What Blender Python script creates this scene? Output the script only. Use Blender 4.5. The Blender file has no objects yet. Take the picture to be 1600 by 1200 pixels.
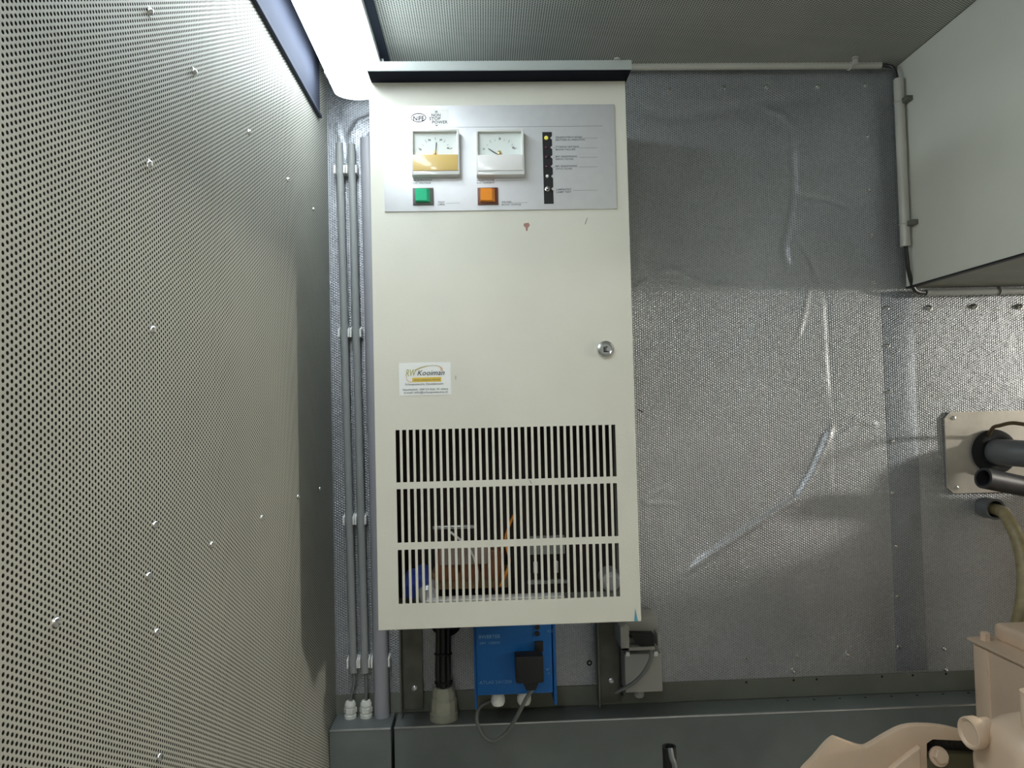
import bpy, bmesh, math, random
import numpy as np
from mathutils import Vector, Matrix
random.seed(4)
C = bpy.context.scene.collection
SC = bpy.context.scene
PI = math.pi

# ------------------------------------------------------------------ camera
F = 1150.0                                   # focal length in pixels of a 1600 px wide picture
_d = Vector((757 - 800, -(640 - 600), -F)).normalized()      # the depth axis of the room, in camera axes
_u = Vector((-0.0227, 1, 0)); _u = (_u - _u.dot(_d) * _d).normalized()
_x = _d.cross(_u)
M3 = Matrix((_x, _d, _u))                    # camera axes -> world axes
cam = bpy.data.cameras.new('camera'); cam.sensor_width = 36; cam.lens = F * 36 / 1600
cam.clip_start = 0.01
camo = bpy.data.objects.new('camera', cam); C.objects.link(camo)
camo.matrix_world = M3.to_4x4()
SC.camera = camo

def at(px, py, Y=None, X=None, Z=None):
    """the point of the room seen at a picture position on the plane Y, X or Z = const"""
    w = M3 @ Vector((px - 800, 600 - py, -F))
    t = Y / w.y if Y is not None else (X / w.x if X is not None else Z / w.z)
    return w * t

# ------------------------------------------------------------------ world, lights, exposure
w = bpy.data.worlds.new('world'); SC.world = w; w.use_nodes = True
w.node_tree.nodes['Background'].inputs[0].default_value = (0.6, 0.65, 0.7, 1)
w.node_tree.nodes['Background'].inputs[1].default_value = 0.02
SC.view_settings.view_transform = 'Standard'; SC.view_settings.look = 'None'
SC.view_settings.gamma = 1; SC.view_settings.exposure = 0.35
SC.view_settings.use_curve_mapping = False
TUBE_STRENGTH = 12.0
FILL_STRENGTH = 18.0
BULKHEAD_WATTS = 72.0
BULKHEAD = Vector((2.72, 0.72, 0.21))

# ------------------------------------------------------------------ materials
def new_mat(name):
    m = bpy.data.materials.new(name); m.use_nodes = True
    return m, m.node_tree.nodes, m.node_tree.links, m.node_tree.nodes['Principled BSDF']

def mat(name, col, rough=0.5, metal=0.0, var=0.0, scale=20.0, bump=0.0, bscale=200.0, spec=None, emit=None, estr=0.0, coat=0.0):
    m, N, L, B = new_mat(name)
    B.inputs['Base Color'].default_value = (*col, 1)
    B.inputs['Roughness'].default_value = rough
    B.inputs['Metallic'].default_value = metal
    if spec is not None: B.inputs['Specular IOR Level'].default_value = spec
    if coat: B.inputs['Coat Weight'].default_value = coat
    if emit: B.inputs['Emission Color'].default_value = (*emit, 1); B.inputs['Emission Strength'].default_value = estr
    if var or bump:
        tc = N.new('ShaderNodeNewGeometry')
        if var:
            no = N.new('ShaderNodeTexNoise'); no.inputs['Scale'].default_value = scale; no.inputs['Detail'].default_value = 5
            L.new(tc.outputs['Position'], no.inputs['Vector'])
            mr = N.new('ShaderNodeMapRange'); mr.inputs['From Min'].default_value = 0.3; mr.inputs['From Max'].default_value = 0.7
            mr.inputs['To Min'].default_value = 1 - var; mr.inputs['To Max'].default_value = 1 + var
            L.new(no.outputs['Fac'], mr.inputs['Value'])
            vm = N.new('ShaderNodeVectorMath'); vm.operation = 'SCALE'; vm.inputs[0].default_value = col
            L.new(mr.outputs[0], vm.inputs['Scale']); L.new(vm.outputs[0], B.inputs['Base Color'])
        if bump:
            nb = N.new('ShaderNodeTexNoise'); nb.inputs['Scale'].default_value = bscale; nb.inputs['Detail'].default_value = 3
            L.new(tc.outputs['Position'], nb.inputs['Vector'])
            bp = N.new('ShaderNodeBump'); bp.inputs['Strength'].default_value = bump; bp.inputs['Distance'].default_value = 0.001
            L.new(nb.outputs['Fac'], bp.inputs['Height']); L.new(bp.outputs[0], B.inputs['Normal'])
    return m

def perf_nodes(N, L, uaxis, vaxis, pitch, radius, edge):
    """mask of a staggered hole pattern: 1 in a hole. columns run along vaxis"""
    g = N.new('ShaderNodeNewGeometry'); s = N.new('ShaderNodeSeparateXYZ'); L.new(g.outputs['Position'], s.inputs[0])
    a = pitch * math.sqrt(3); b = pitch
    def mth(op, x, y=None, z=None):
        n = N.new('ShaderNodeMath'); n.operation = op
        for i, v in enumerate((x, y, z)):
            if v is None: continue
            if isinstance(v, (int, float)): n.inputs[i].default_value = v
            else: L.new(v, n.inputs[i])
        return n.outputs[0]
    U, V = s.outputs[uaxis], s.outputs[vaxis]
    def dist(ou, ov):
        fu = mth('FRACT', mth('ADD', mth('DIVIDE', U, a), 50.0 + ou))
        fv = mth('FRACT', mth('ADD', mth('DIVIDE', V, b), 50.0 + ov))
        du = mth('MULTIPLY', mth('SUBTRACT', fu, 0.5), a); dv = mth('MULTIPLY', mth('SUBTRACT', fv, 0.5), b)
        return mth('SQRT', mth('ADD', mth('MULTIPLY', du, du), mth('MULTIPLY', dv, dv)))
    d = mth('MINIMUM', dist(0, 0), dist(0.5, 0.5))
    mr = N.new('ShaderNodeMapRange'); mr.interpolation_type = 'SMOOTHSTEP'
    mr.inputs['From Min'].default_value = radius - edge; mr.inputs['From Max'].default_value = radius + edge
    mr.inputs['To Min'].default_value = 1; mr.inputs['To Max'].default_value = 0
    L.new(d, mr.inputs['Value'])
    return mr.outputs[0], g, mth

def perforated(name, u, v, col, hole, rough, metal, pitch=0.005, radius=0.0014, edge=0.0003, bump=0.5, holerough=0.9):
    m, N, L, B = new_mat(name)
    mask, g, mth = perf_nodes(N, L, u, v, pitch, radius, edge)
    no = N.new('ShaderNodeTexNoise'); no.inputs['Scale'].default_value = 6; no.inputs['Detail'].default_value = 6
    L.new(g.outputs['Position'], no.inputs['Vector'])
    mr = N.new('ShaderNodeMapRange'); mr.inputs['From Min'].default_value = .3; mr.inputs['From Max'].default_value = .7
    mr.inputs['To Min'].default_value = .93; mr.inputs['To Max'].default_value = 1.07; L.new(no.outputs['Fac'], mr.inputs['Value'])
    vm = N.new('ShaderNodeVectorMath'); vm.operation = 'SCALE'; vm.inputs[0].default_value = col; L.new(mr.outputs[0], vm.inputs['Scale'])
    mx = N.new('ShaderNodeMix'); mx.data_type = 'RGBA'
    L.new(mask, mx.inputs['Factor']); L.new(vm.outputs[0], mx.inputs['A']); mx.inputs['B'].default_value = (*hole, 1)
    L.new(mx.outputs['Result'], B.inputs['Base Color'])
    L.new(mth('MULTIPLY_ADD', mask, holerough - rough, rough), B.inputs['Roughness'])
    L.new(mth('MULTIPLY', mth('SUBTRACT', 1.0, mask), metal), B.inputs['Metallic'])
    L.new(mth('MULTIPLY', mth('SUBTRACT', 1.0, mask), 0.5), B.inputs['Specular IOR Level'])
    bp = N.new('ShaderNodeBump'); bp.inputs['Strength'].default_value = bump; bp.inputs['Distance'].default_value = 0.0007; bp.invert = True
    L.new(mask, bp.inputs['Height']); L.new(bp.outputs[0], B.inputs['Normal'])
    return m

def foil(name, col, rough, metal, dot, dotcol):
    """crinkled silver film over perforated sheet"""
    m, N, L, B = new_mat(name)
    mask, g, mth = perf_nodes(N, L, 'X', 'Z', 0.005, 0.0014, 0.0006)
    no = N.new('ShaderNodeTexNoise'); no.inputs['Scale'].default_value = 5; no.inputs['Detail'].default_value = 8; no.inputs['Roughness'].default_value = .65
    L.new(g.outputs['Position'], no.inputs['Vector'])
    mr = N.new('ShaderNodeMapRange'); mr.inputs['From Min'].default_value = .3; mr.inputs['From Max'].default_value = .7
    mr.inputs['To Min'].default_value = .90; mr.inputs['To Max'].default_value = 1.10; L.new(no.outputs['Fac'], mr.inputs['Value'])
    fine = N.new('ShaderNodeTexVoronoi'); fine.inputs['Scale'].default_value = 260; L.new(g.outputs['Position'], fine.inputs['Vector'])
    sp = N.new('ShaderNodeSeparateXYZ'); L.new(fine.outputs['Color'], sp.inputs[0])
    f2 = mth('MULTIPLY', mr.outputs[0], mth('MULTIPLY_ADD', sp.outputs[0], 0.16, 0.92))
    vm = N.new('ShaderNodeVectorMath'); vm.operation = 'SCALE'; vm.inputs[0].default_value = col; L.new(f2, vm.inputs['Scale'])
    mx = N.new('ShaderNodeMix'); mx.data_type = 'RGBA'
    patch = N.new('ShaderNodeTexNoise'); patch.inputs['Scale'].default_value = 3.2; patch.inputs['Detail'].default_value = 3
    L.new(g.outputs['Position'], patch.inputs['Vector'])
    pm = N.new('ShaderNodeMapRange'); pm.inputs['From Min'].default_value = .35; pm.inputs['From Max'].default_value = .6
    pm.inputs['To Min'].default_value = .35; pm.inputs['To Max'].default_value = 1; L.new(patch.outputs['Fac'], pm.inputs['Value'])
    L.new(mth('MULTIPLY', mth('MULTIPLY', mask, dot), pm.outputs[0]), mx.inputs['Factor']); L.new(vm.outputs[0], mx.inputs['A']); mx.inputs['B'].default_value = (*dotcol, 1)
    L.new(mx.outputs['Result'], B.inputs['Base Color'])
    L.new(mth('MULTIPLY_ADD', sp.outputs[1], 0.16, rough - 0.08), B.inputs['Roughness'])
    B.inputs['Metallic'].default_value = metal
    bn = N.new('ShaderNodeTexNoise'); bn.inputs['Scale'].default_value = 28; bn.inputs['Detail'].default_value = 6; bn.inputs['Roughness'].default_value = .6
    L.new(g.outputs['Position'], bn.inputs['Vector'])
    b1 = N.new('ShaderNodeBump'); b1.inputs['Strength'].default_value = .35; b1.inputs['Distance'].default_value = 0.004; L.new(bn.outputs['Fac'], b1.inputs['Height'])
    bp = N.new('ShaderNodeBump'); bp.inputs['Strength'].default_value = .9; bp.inputs['Distance'].default_value = 0.0006
    L.new(mask, bp.inputs['Height']); L.new(b1.outputs[0], bp.inputs['Normal']); L.new(bp.outputs[0], B.inputs['Normal'])
    return m

M = {}
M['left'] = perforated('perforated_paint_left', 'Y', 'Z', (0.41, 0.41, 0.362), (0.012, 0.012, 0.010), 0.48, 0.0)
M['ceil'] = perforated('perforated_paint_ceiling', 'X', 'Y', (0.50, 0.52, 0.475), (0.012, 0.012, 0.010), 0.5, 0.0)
M['foil'] = foil('silver_film', (0.49, 0.51, 0.54), 0.36, 0.80, 0.62, (0.20, 0.205, 0.21))
M['foil_plain'] = foil('silver_sheet_dark', (0.37, 0.40, 0.44), 0.40, 0.7, 0.8, (0.13, 0.14, 0.15))
M['trim'] = mat('blue_grey_paint', (0.045, 0.052, 0.075), 0.85, 0.0, spec=.15, var=.05, scale=15)
M['ledge'] = mat('grey_steel_paint', (0.175, 0.195, 0.19), 0.42, 0.2, var=.14, scale=9, bump=.2)
M['rail'] = mat('olive_grey_paint', (0.19, 0.20, 0.165), 0.5, 0.1, var=.12, scale=14)
M['galv'] = mat('galvanised_steel', (0.66, 0.68, 0.69), 0.3, 0.8, var=.12, scale=40)
M['duct'] = mat('duct_paint', (0.76, 0.77, 0.68), 0.5, 0.0, var=.05, scale=5)
M['dark_room'] = mat('room_paint', (0.42, 0.42, 0.39), 0.7, 0.0, var=.1, scale=3)
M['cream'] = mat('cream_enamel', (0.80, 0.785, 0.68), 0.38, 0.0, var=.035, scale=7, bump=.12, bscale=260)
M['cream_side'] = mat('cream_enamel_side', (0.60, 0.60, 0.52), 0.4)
M['lid'] = mat('grey_lid_paint', (0.46, 0.50, 0.48), 0.4)
M['navy'] = mat('dark_blue_underside', (0.004, 0.006, 0.014), 0.8, spec=.15)
M['alu'] = mat('brushed_aluminium', (0.84, 0.85, 0.87), 0.42, 0.5, var=.02, scale=60)
M['black'] = mat('black_plastic', (0.010, 0.010, 0.011), 0.6)
M['matt_black'] = mat('matt_black', (0.008, 0.008, 0.008), 0.9)
M['ink'] = mat('dark_ink', (0.05, 0.05, 0.055), 0.95, spec=.05)
M['ink_light'] = mat('grey_ink', (0.20, 0.20, 0.21), 0.95, spec=.05)
M['white_plastic'] = mat('white_plastic', (0.88, 0.88, 0.85), 0.35)
M['clear'] = mat('clear_acrylic_rim', (0.80, 0.81, 0.78), 0.12, coat=.5)
M['dial'] = mat('dial_white', (0.84, 0.90, 0.86), 0.3, coat=.6)
M['amber'] = mat('amber_plastic', (0.78, 0.56, 0.20), 0.25, coat=.5)
M['meter_white'] = mat('meter_cover_white', (0.90, 0.89, 0.86), 0.25, coat=.5)
M['brass'] = mat('brass', (0.70, 0.55, 0.28), 0.3, 0.7)
M['green'] = mat('green_button', (0.03, 0.60, 0.30), 0.25, coat=.3)
M['orange'] = mat('orange_button', (1.0, 0.34, 0.04), 0.25, coat=.3)
M['brown_bezel'] = mat('brown_bezel', (0.16, 0.05, 0.03), 0.4)
M['grey_bezel'] = mat('grey_bezel', (0.12, 0.12, 0.11), 0.4)
M['led_yellow'] = mat('yellow_indicator', (0.72, 0.66, 0.12), 0.3, emit=(0.8, 0.75, 0.1), estr=0.25)
M['led_off'] = mat('dark_red_indicator', (0.10, 0.03, 0.06), 0.15)
M['sticker'] = mat('sticker_paper', (0.95, 0.96, 0.93), 0.45)
M['gold'] = mat('gold_print', (0.80, 0.56, 0.07), 0.5)
M['olive'] = mat('olive_print', (0.50, 0.45, 0.16), 0.5)
M['peach'] = mat('peach_print', (0.80, 0.50, 0.32), 0.5)
M['chrome'] = mat('chrome', (0.75, 0.75, 0.75), 0.14, 1.0)
M['conduit'] = mat('grey_pvc', (0.33, 0.345, 0.34), 0.42)
M['conduit_violet'] = mat('violet_grey_pvc', (0.37, 0.37, 0.40), 0.42)
M['pale_tube'] = mat('pale_grey_pvc', (0.52, 0.52, 0.46), 0.32)
M['cable_grey'] = mat('grey_cable', (0.17, 0.18, 0.17), 0.45)
M['cable_black'] = mat('black_cable', (0.02, 0.02, 0.02), 0.4)
M['gland'] = mat('white_gland', (0.86, 0.86, 0.79), 0.35)
M['old_gland'] = mat('aged_gland', (0.42, 0.42, 0.34), 0.5, var=.15, scale=40)
M['blue'] = mat('blue_paint', (0.0, 0.115, 0.40), 0.4)
M['blue_print'] = mat('pale_blue_print', (0.16, 0.36, 0.58), 0.5)
M['socket_grey'] = mat('light_grey_plastic', (0.36, 0.36, 0.34), 0.42)
M['plate'] = mat('zinc_plate', (0.62, 0.58, 0.52), 0.36, 0.55, var=.13, scale=22)
M['pipe_grey'] = mat('grey_hose', (0.13, 0.14, 0.145), 0.42)
M['pipe_black'] = mat('black_pipe', (0.030, 0.030, 0.034), 0.5)
M['hose_tan'] = mat('tan_hose', (0.30, 0.25, 0.13), 0.4, var=.25, scale=60)
M['wire_brown'] = mat('brown_wire', (0.10, 0.07, 0.03), 0.45)
M['engine'] = mat('beige_engine_paint', (0.72, 0.55, 0.40), 0.38, var=.05, scale=14, coat=.15)
M['yolk'] = mat('dark_olive_metal', (0.10, 0.09, 0.05), 0.5)
M['bracket'] = mat('dark_steel_bracket', (0.15, 0.15, 0.125), 0.5, 0.2, var=.2, scale=30)
M['terminal'] = mat('dusty_pink_block', (0.36, 0.28, 0.25), 0.5)
M['copper'] = mat('copper_winding', (0.32, 0.13, 0.06), 0.35, 0.3)
M['card'] = mat('brown_insulation', (0.32, 0.20, 0.09), 0.6)
M['blue_can'] = mat('blue_sleeve', (0.06, 0.10, 0.45), 0.35)
M['clear_can'] = mat('silver_can', (0.6, 0.6, 0.62), 0.25, 0.4)
M['red_mark'] = mat('red_scuff', (0.42, 0.22, 0.18), 0.7)
M['blue_mark'] = mat('blue_scuff', (0.10, 0.36, 0.48), 0.6)
M['inner'] = mat('cabinet_inside', (0.05, 0.035, 0.03), 0.8)
M['tube_glow'] = mat('lamp_diffuser', (0.9, 0.9, 0.9), 0.3, emit=(0.85, 0.94, 1.0), estr=TUBE_STRENGTH)
M['lamp_end'] = mat('lamp_end_plastic', (0.85, 0.87, 0.9), 0.35, emit=(0.85, 0.94, 1.0), estr=1.6)
M['fill_glow'] = mat('added_fill_diffuser', (0.9, 0.9, 0.9), 0.3, emit=(0.94, 0.97, 1.0), estr=FILL_STRENGTH)
M['bulb'] = mat('bulkhead_glass', (0.9, 0.9, 0.9), 0.3, emit=(1.0, 0.95, 0.86), estr=20)

# ------------------------------------------------------------------ mesh helpers
class MB:
    def __init__(s): s.bm = bmesh.new()
    def box(s, x0, x1, y0, y1, z0, z1, bev=0.0, seg=2):
        t = bmesh.new()
        bmesh.ops.create_cube(t, size=1)
        for v in t.verts:
            v.co = Vector(((x0 + x1) / 2 + v.co.x * (x1 - x0), (y0 + y1) / 2 + v.co.y * (y1 - y0), (z0 + z1) / 2 + v.co.z * (z1 - z0)))
        if bev: bmesh.ops.bevel(t, geom=list(t.edges), offset=bev, segments=seg, affect='EDGES', profile=.6)
        s.merge(t); return s
    def merge(s, t, mtx=None):
        if mtx is not None: bmesh.ops.transform(t, matrix=mtx, verts=list(t.verts))
        me = bpy.data.meshes.new('tmp'); t.to_mesh(me); t.free(); s.bm.from_mesh(me); bpy.data.meshes.remove(me)
    def lathe(s, prof, o=(0, 0, 0), axis=(0, 0, 1), seg=24, facets=None):
        """prof: (radius, height) pairs from start to end of the axis"""
        t = bmesh.new(); seg = facets or seg; rings = []
        for r, h in prof:
            if r < 1e-6: rings.append([t.verts.new((0, 0, h))])
            else: rings.append([t.verts.new((r * math.cos(2 * PI * i / seg), r * math.sin(2 * PI * i / seg), h)) for i in range(seg)])
        for a, b in zip(rings, rings[1:]):
            for i in range(seg):
                j = (i + 1) % seg
                if len(a) == 1 and len(b) == 1: continue
                if len(a) == 1: t.faces.new((a[0], b[i], b[j]))
                elif len(b) == 1: t.faces.new((a[i], a[j], b[0]))
                else: t.faces.new((a[i], a[j], b[j], b[i]))
        bmesh.ops.recalc_face_normals(t, faces=list(t.faces))
        q = Vector(axis).to_track_quat('Z', 'Y').to_matrix().to_4x4()
        s.merge(t, Matrix.Translation(Vector(o)) @ q); return s
    def cyl(s, a, b, r, seg=20, r2=None):
        a = Vector(a); b = Vector(b); h = (b - a).length; r2 = r if r2 is None else r2
        return s.lathe([(0, 0), (r, 0), (r2, h), (0, h)], a, b - a, seg)
    def tube(s, pts, r, seg=12, smooth=6, caps=True, inner=None):
        """a round tube along a smooth path"""
        P = [Vector(p) for p in pts]
        if smooth > 1 and len(P) > 2:
            Q = []
            for i in range(len(P) - 1):
                p0 = P[max(i - 1, 0)]; p1 = P[i]; p2 = P[i + 1]; p3 = P[min(i + 2, len(P) - 1)]
                for k in range(smooth):
                    u = k / smooth
                    Q.append(.5 * ((2 * p1) + (p2 - p0) * u + (2 * p0 - 5 * p1 + 4 * p2 - p3) * u * u + (-p0 + 3 * p1 - 3 * p2 + p3) * u ** 3))
            Q.append(P[-1]); P = Q
        t = bmesh.new(); rings = []; T0 = (P[1] - P[0]).normalized()
        n = T0.orthogonal().normalized(); Tp = T0
        def ring(p, n, b, rr): return [t.verts.new(p + rr * (n * math.cos(2 * PI * i / seg) + b * math.sin(2 * PI * i / seg))) for i in range(seg)]
        fr = []
        for i, p in enumerate(P):
            T = ((P[min(i + 1, len(P) - 1)] - P[max(i - 1, 0)])).normalized()
            n = (Tp.rotation_difference(T) @ n).normalized(); Tp = T
            b = T.cross(n); fr.append((p, n.copy(), b)); rings.append(ring(p, n, b, r))
        for a, b in zip(rings, rings[1:]):
            for i in range(seg): j = (i + 1) % seg; t.faces.new((a[i], a[j], b[j], b[i]))
        if inner:
            r_in = [ring(*fr[0], inner), ring(*fr[min(6, len(fr) - 1)], inner)]
            for i in range(seg):
                j = (i + 1) % seg
                t.faces.new((rings[0][j], rings[0][i], r_in[0][i], r_in[0][j])); t.faces.new((r_in[0][j], r_in[0][i], r_in[1][i], r_in[1][j]))
            t.faces.new(r_in[1]); t.faces.new(rings[-1])
        elif caps: t.faces.new(list(reversed(rings[0]))); t.faces.new(rings[-1])
        bmesh.ops.recalc_face_normals(t, faces=list(t.faces))
        s.merge(t); return s
    def prism(s, poly, vec, bev=0.0, seg=2):
        """extrude a planar polygon by vec"""
        t = bmesh.new(); v = [t.verts.new(Vector(p)) for p in poly]
        f = t.faces.new(v); r = bmesh.ops.extrude_face_region(t, geom=[f])
        bmesh.ops.translate(t, verts=[e for e in r['geom'] if isinstance(e, bmesh.types.BMVert)], vec=Vector(vec))
        bmesh.ops.recalc_face_normals(t, faces=list(t.faces))
        if bev: bmesh.ops.bevel(t, geom=list(t.edges), offset=bev, segments=seg, affect='EDGES', profile=.6)
        s.merge(t); return s
    def torus(s, c, axis, R, r, seg=28, rs=10):
        pts = []
        t = bmesh.new(); rings = []
        for i in range(seg):
            a = 2 * PI * i / seg
            rings.append([t.verts.new(((R + r * math.cos(2 * PI * j / rs)) * math.cos(a), (R + r * math.cos(2 * PI * j / rs)) * math.sin(a), r * math.sin(2 * PI * j / rs))) for j in range(rs)])
        for i in range(seg):
            A, B = rings[i], rings[(i + 1) % seg]
            for j in range(rs): k = (j + 1) % rs; t.faces.new((A[j], B[j], B[k], A[k]))
        bmesh.ops.recalc_face_normals(t, faces=list(t.faces))
        q = Vector(axis).to_track_quat('Z', 'Y').to_matrix().to_4x4(); s.merge(t, Matrix.Translation(Vector(c)) @ q); return s
    def build(s, name, m, parent=None, smooth=True, angle=38):
        me = bpy.data.meshes.new(name); s.bm.to_mesh(me); s.bm.free(); me.materials.append(m)
        if smooth:
            for p in me.polygons: p.use_smooth = True
            try: me.set_sharp_from_angle(angle=math.radians(angle))
            except Exception: pass
        o = bpy.data.objects.new(name, me); C.objects.link(o)
        if parent is not None:
            o.parent = parent; o.matrix_parent_inverse = Matrix.Translation(-parent_origin(parent))
        return o

def parent_origin(p):
    v = Vector(p.location)
    while p.parent is not None:
        p = p.parent
        if p.parent is None: v = Vector(p.location)
    # meshes are written in room coordinates, so only an Empty at the top carries an offset
    return v if p.type == 'EMPTY' else Vector((0, 0, 0))

def build_sub(mb, name, m, part, **k):
    """a sub-part: same coordinates as its part"""
    o = mb.build(name, m, None, **k); o.parent = part
    return o

def tag(o, label, cat, group=None):
    o['label'] = label; o['category'] = cat
    if group: o['group'] = group
    return o
def thing(name, label, cat, loc=(0, 0, 0), group=None):
    o = bpy.data.objects.new(name, None); C.objects.link(o); o.location = loc; o.empty_display_size = .02
    return tag(o, label, cat, group)
def structure(o):
    o['kind'] = 'structure'; return o

def text_mb(s, size, c, m_dir='front', width=None, shear=0.0, depth=0.0002, align='LEFT', space=1.0, bold=0.0):
    """flat lettering in the X-Z plane with its lower left corner at c"""
    cu = bpy.data.curves.new('t', 'FONT'); cu.body = s; cu.size = size; cu.shear = shear; cu.align_x = align; cu.space_character = space
    cu.offset = bold; cu.extrude = depth; cu.resolution_u = 2
    o = bpy.data.objects.new('t', cu); C.objects.link(o)
    bpy.context.view_layer.update()
    dg = bpy.context.evaluated_depsgraph_get(); me = bpy.data.meshes.new_from_object(o.evaluated_get(dg))
    bpy.data.objects.remove(o); bpy.data.curves.remove(cu)
    if width and len(me.vertices):
        xs = [v.co.x for v in me.vertices]; k = width / max(max(xs) - min(xs), 1e-6)
        for v in me.vertices: v.co.x *= k
    t = bmesh.new(); t.from_mesh(me); bpy.data.meshes.remove(me)
    mb = MB(); mb.merge(t, Matrix.Translation(Vector(c)) @ Matrix.Rotation(PI / 2, 4, 'X'))
    return mb
def join_mb(a, b):
    me = bpy.data.meshes.new('tmp'); b.bm.to_mesh(me); b.bm.free(); a.bm.from_mesh(me); bpy.data.meshes.remove(me); return a

# ------------------------------------------------------------------ the setting
XL, YB, ZC, ZR = -0.298, 1.45, 0.675, -0.576      # left wall, back wall, ceiling, rail bottom
XR, YF, ZF = 2.9, -2.0, -1.3
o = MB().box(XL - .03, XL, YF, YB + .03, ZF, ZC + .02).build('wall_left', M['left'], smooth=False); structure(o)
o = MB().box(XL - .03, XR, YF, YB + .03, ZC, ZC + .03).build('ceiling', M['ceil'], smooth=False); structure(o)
o = MB().box(XL - .03, XR, YF - .03, YB + .05, ZF - .03, ZF).build('floor', M['dark_room'], smooth=False); structure(o)
o = MB().box(XR, XR + .03, YF, YB + .03, ZF, ZC).build('wall_right', M['dark_room'], smooth=False); structure(o)
o = MB().box(XL, XR, YF - .03, YF, ZF, ZC).build('wall_front', M['dark_room'], smooth=False); structure(o)

def wp(px, py, Y=YB): return at(px, py, Y=Y)
# creases of the film: pixel polylines (only to read their place on the wall), height (m), width (m), step
CR = [
    ([(1238, 195), (1242, 300), (1236, 345), (1226, 385), (1233, 432)], -.0062, .010, -.6),
    ([(1245, 372), (1262, 400), (1281, 440), (1292, 470), (1296, 560), (1303, 655)], -.0032, .007, .5),
    ([(1262, 400), (1266, 440), (1258, 485), (1243, 540)], .0030, .006, .5),
    ([(1303, 655), (1290, 690), (1270, 738), (1246, 776), (1180, 818), (1105, 868), (1058, 905)], .0078, .008, -.9),
    ([(1303, 655), (1305, 760), (1315, 900), (1318, 1040)], -.0016, .006, .6),
    ([(1305, 662), (1335, 655), (1375, 665)], .0038, .008, .4),
    ([(1300, 690), (1340, 660)], .003, .006, .4),
    ([(1248, 306), (1290, 312), (1330, 326)], -.0028, .006, .5),
    ([(1308, 442), (1325, 415), (1352, 398)], .0028, .006, .5),
    ([(985, 452), (1010, 440), (1045, 418), (1100, 445), (1180, 450)], .0016, .008, .5),
    ([(1000, 783), (1045, 758)], .0035, .005, .8),
    ([(1000, 785), (1060, 788)], .0025, .005, .8),
    ([(985, 170), (1060, 185), (1200, 160), (1280, 150)], -.0022, .016, .4),
    ([(1180, 160), (1225, 180), (1242, 200)], .0022, .008, .4),
    ([(1150, 790), (1120, 900), (1100, 1000)], .0012, .030, 0),
    ([(1290, 480), (1220, 520), (1100, 560)], .0012, .030, 0),
    ([(1010, 300), (1012, 400), (1005, 520)], -.0018, .014, .3),
    ([(1040, 620), (1100, 640), (1200, 630)], .0012, .02, .2),
    ([(545, 215), (560, 190), (590, 178)], .0050, .005, .8),
    ([(525, 190), (535, 230), (528, 300)], .0030, .004, .8),
    ([(563, 222), (576, 205), (600, 196)], -.0040, .005, .8),
]
def back_wall():
    x0, x1, z0, z1 = XL, 1.62, -0.542, ZC
    st = 0.004; nx = int((x1 - x0) / st) + 1; nz = int((z1 - z0) / st) + 1
    xs = np.linspace(x0, x1, nx); zs = np.linspace(z0, z1, nz)
    X, Z = np.meshgrid(xs, zs); H = np.zeros_like(X)
    for pts, amp, wd, step in CR:
        P = [wp(*p) for p in pts]; best = np.full_like(X, 9.0); sgn = np.zeros_like(X); tt = np.zeros_like(X)
        n = len(P) - 1
        for k in range(n):
            ax, az, bx, bz = P[k].x, P[k].z, P[k + 1].x, P[k + 1].z
            dx, dz = bx - ax, bz - az; L2 = dx * dx + dz * dz
            t = np.clip(((X - ax) * dx + (Z - az) * dz) / L2, 0, 1)
            d = np.hypot(X - ax - t * dx, Z - az - t * dz)
            s = np.sign((X - ax) * dz - (Z - az) * dx)
            m = d < best; best = np.where(m, d, best); sgn = np.where(m, s, sgn); tt = np.where(m, (k + t) / n, tt)
        fade = np.clip(np.minimum(tt, 1 - tt) * 8, 0.15, 1)
        H += .62 * amp * fade * np.exp(-(best / (wd * .75)) ** 2)
        H += step * abs(amp) * .22 * fade * sgn * (1 - np.exp(-best / (wd * .6))) * np.exp(-(best / (wd * 4)) ** 2)
    r = np.random.RandomState(5)
    for k in range(26):
        fx, fz = r.uniform(-14, 14), r.uniform(-9, 9); H += r.uniform(.0001, .0003) * np.sin(fx * X + fz * Z + r.uniform(0, 6))
    H *= 1 - .9 * np.clip(1 - (np.abs(X - .837) - .033) / .02, 0, 1) * (Z < .23)
    edge = np.clip(np.minimum.reduce([X - x0, Z - z0, z1 - Z]) / .03, 0, 1)
    H = H * edge; H = np.clip(H, -.012, .012)
    co = np.stack([X.ravel(), (YB - H).ravel(), Z.ravel()], 1)
    idx = np.arange(nx * nz).reshape(nz, nx)
    f = np.stack([idx[:-1, :-1], idx[:-1, 1:], idx[1:, 1:], idx[1:, :-1]], -1).reshape(-1, 4)
    nb = len(co); extra = [(x0, YB + .03, z0), (x1, YB + .03, z0), (x1, YB + .03, z1), (x0, YB + .03, z1)]
    me = bpy.data.meshes.new('wall_back')
    faces = [tuple(int(i) for i in q) for q in f] + [(nb + 3, nb + 2, nb + 1, nb)]
    me.from_pydata([tuple(map(float, c)) for c in co] + extra, [], faces); me.update()
    for p in me.polygons: p.use_smooth = True
    me.materials.append(M['foil']); o = bpy.data.objects.new('wall_back', me); C.objects.link(o); structure(o)
back_wall()
o = MB().box(1.62, XR, YB, YB + .03, ZF, ZC).build('wall_back', M['dark_room'], smooth=False); structure(o)
o = MB().box(XL, 1.62, YB + .002, YB + .03, ZF, -.5425).build('wall_back', M['rail'], smooth=False); structure(o)

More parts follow.
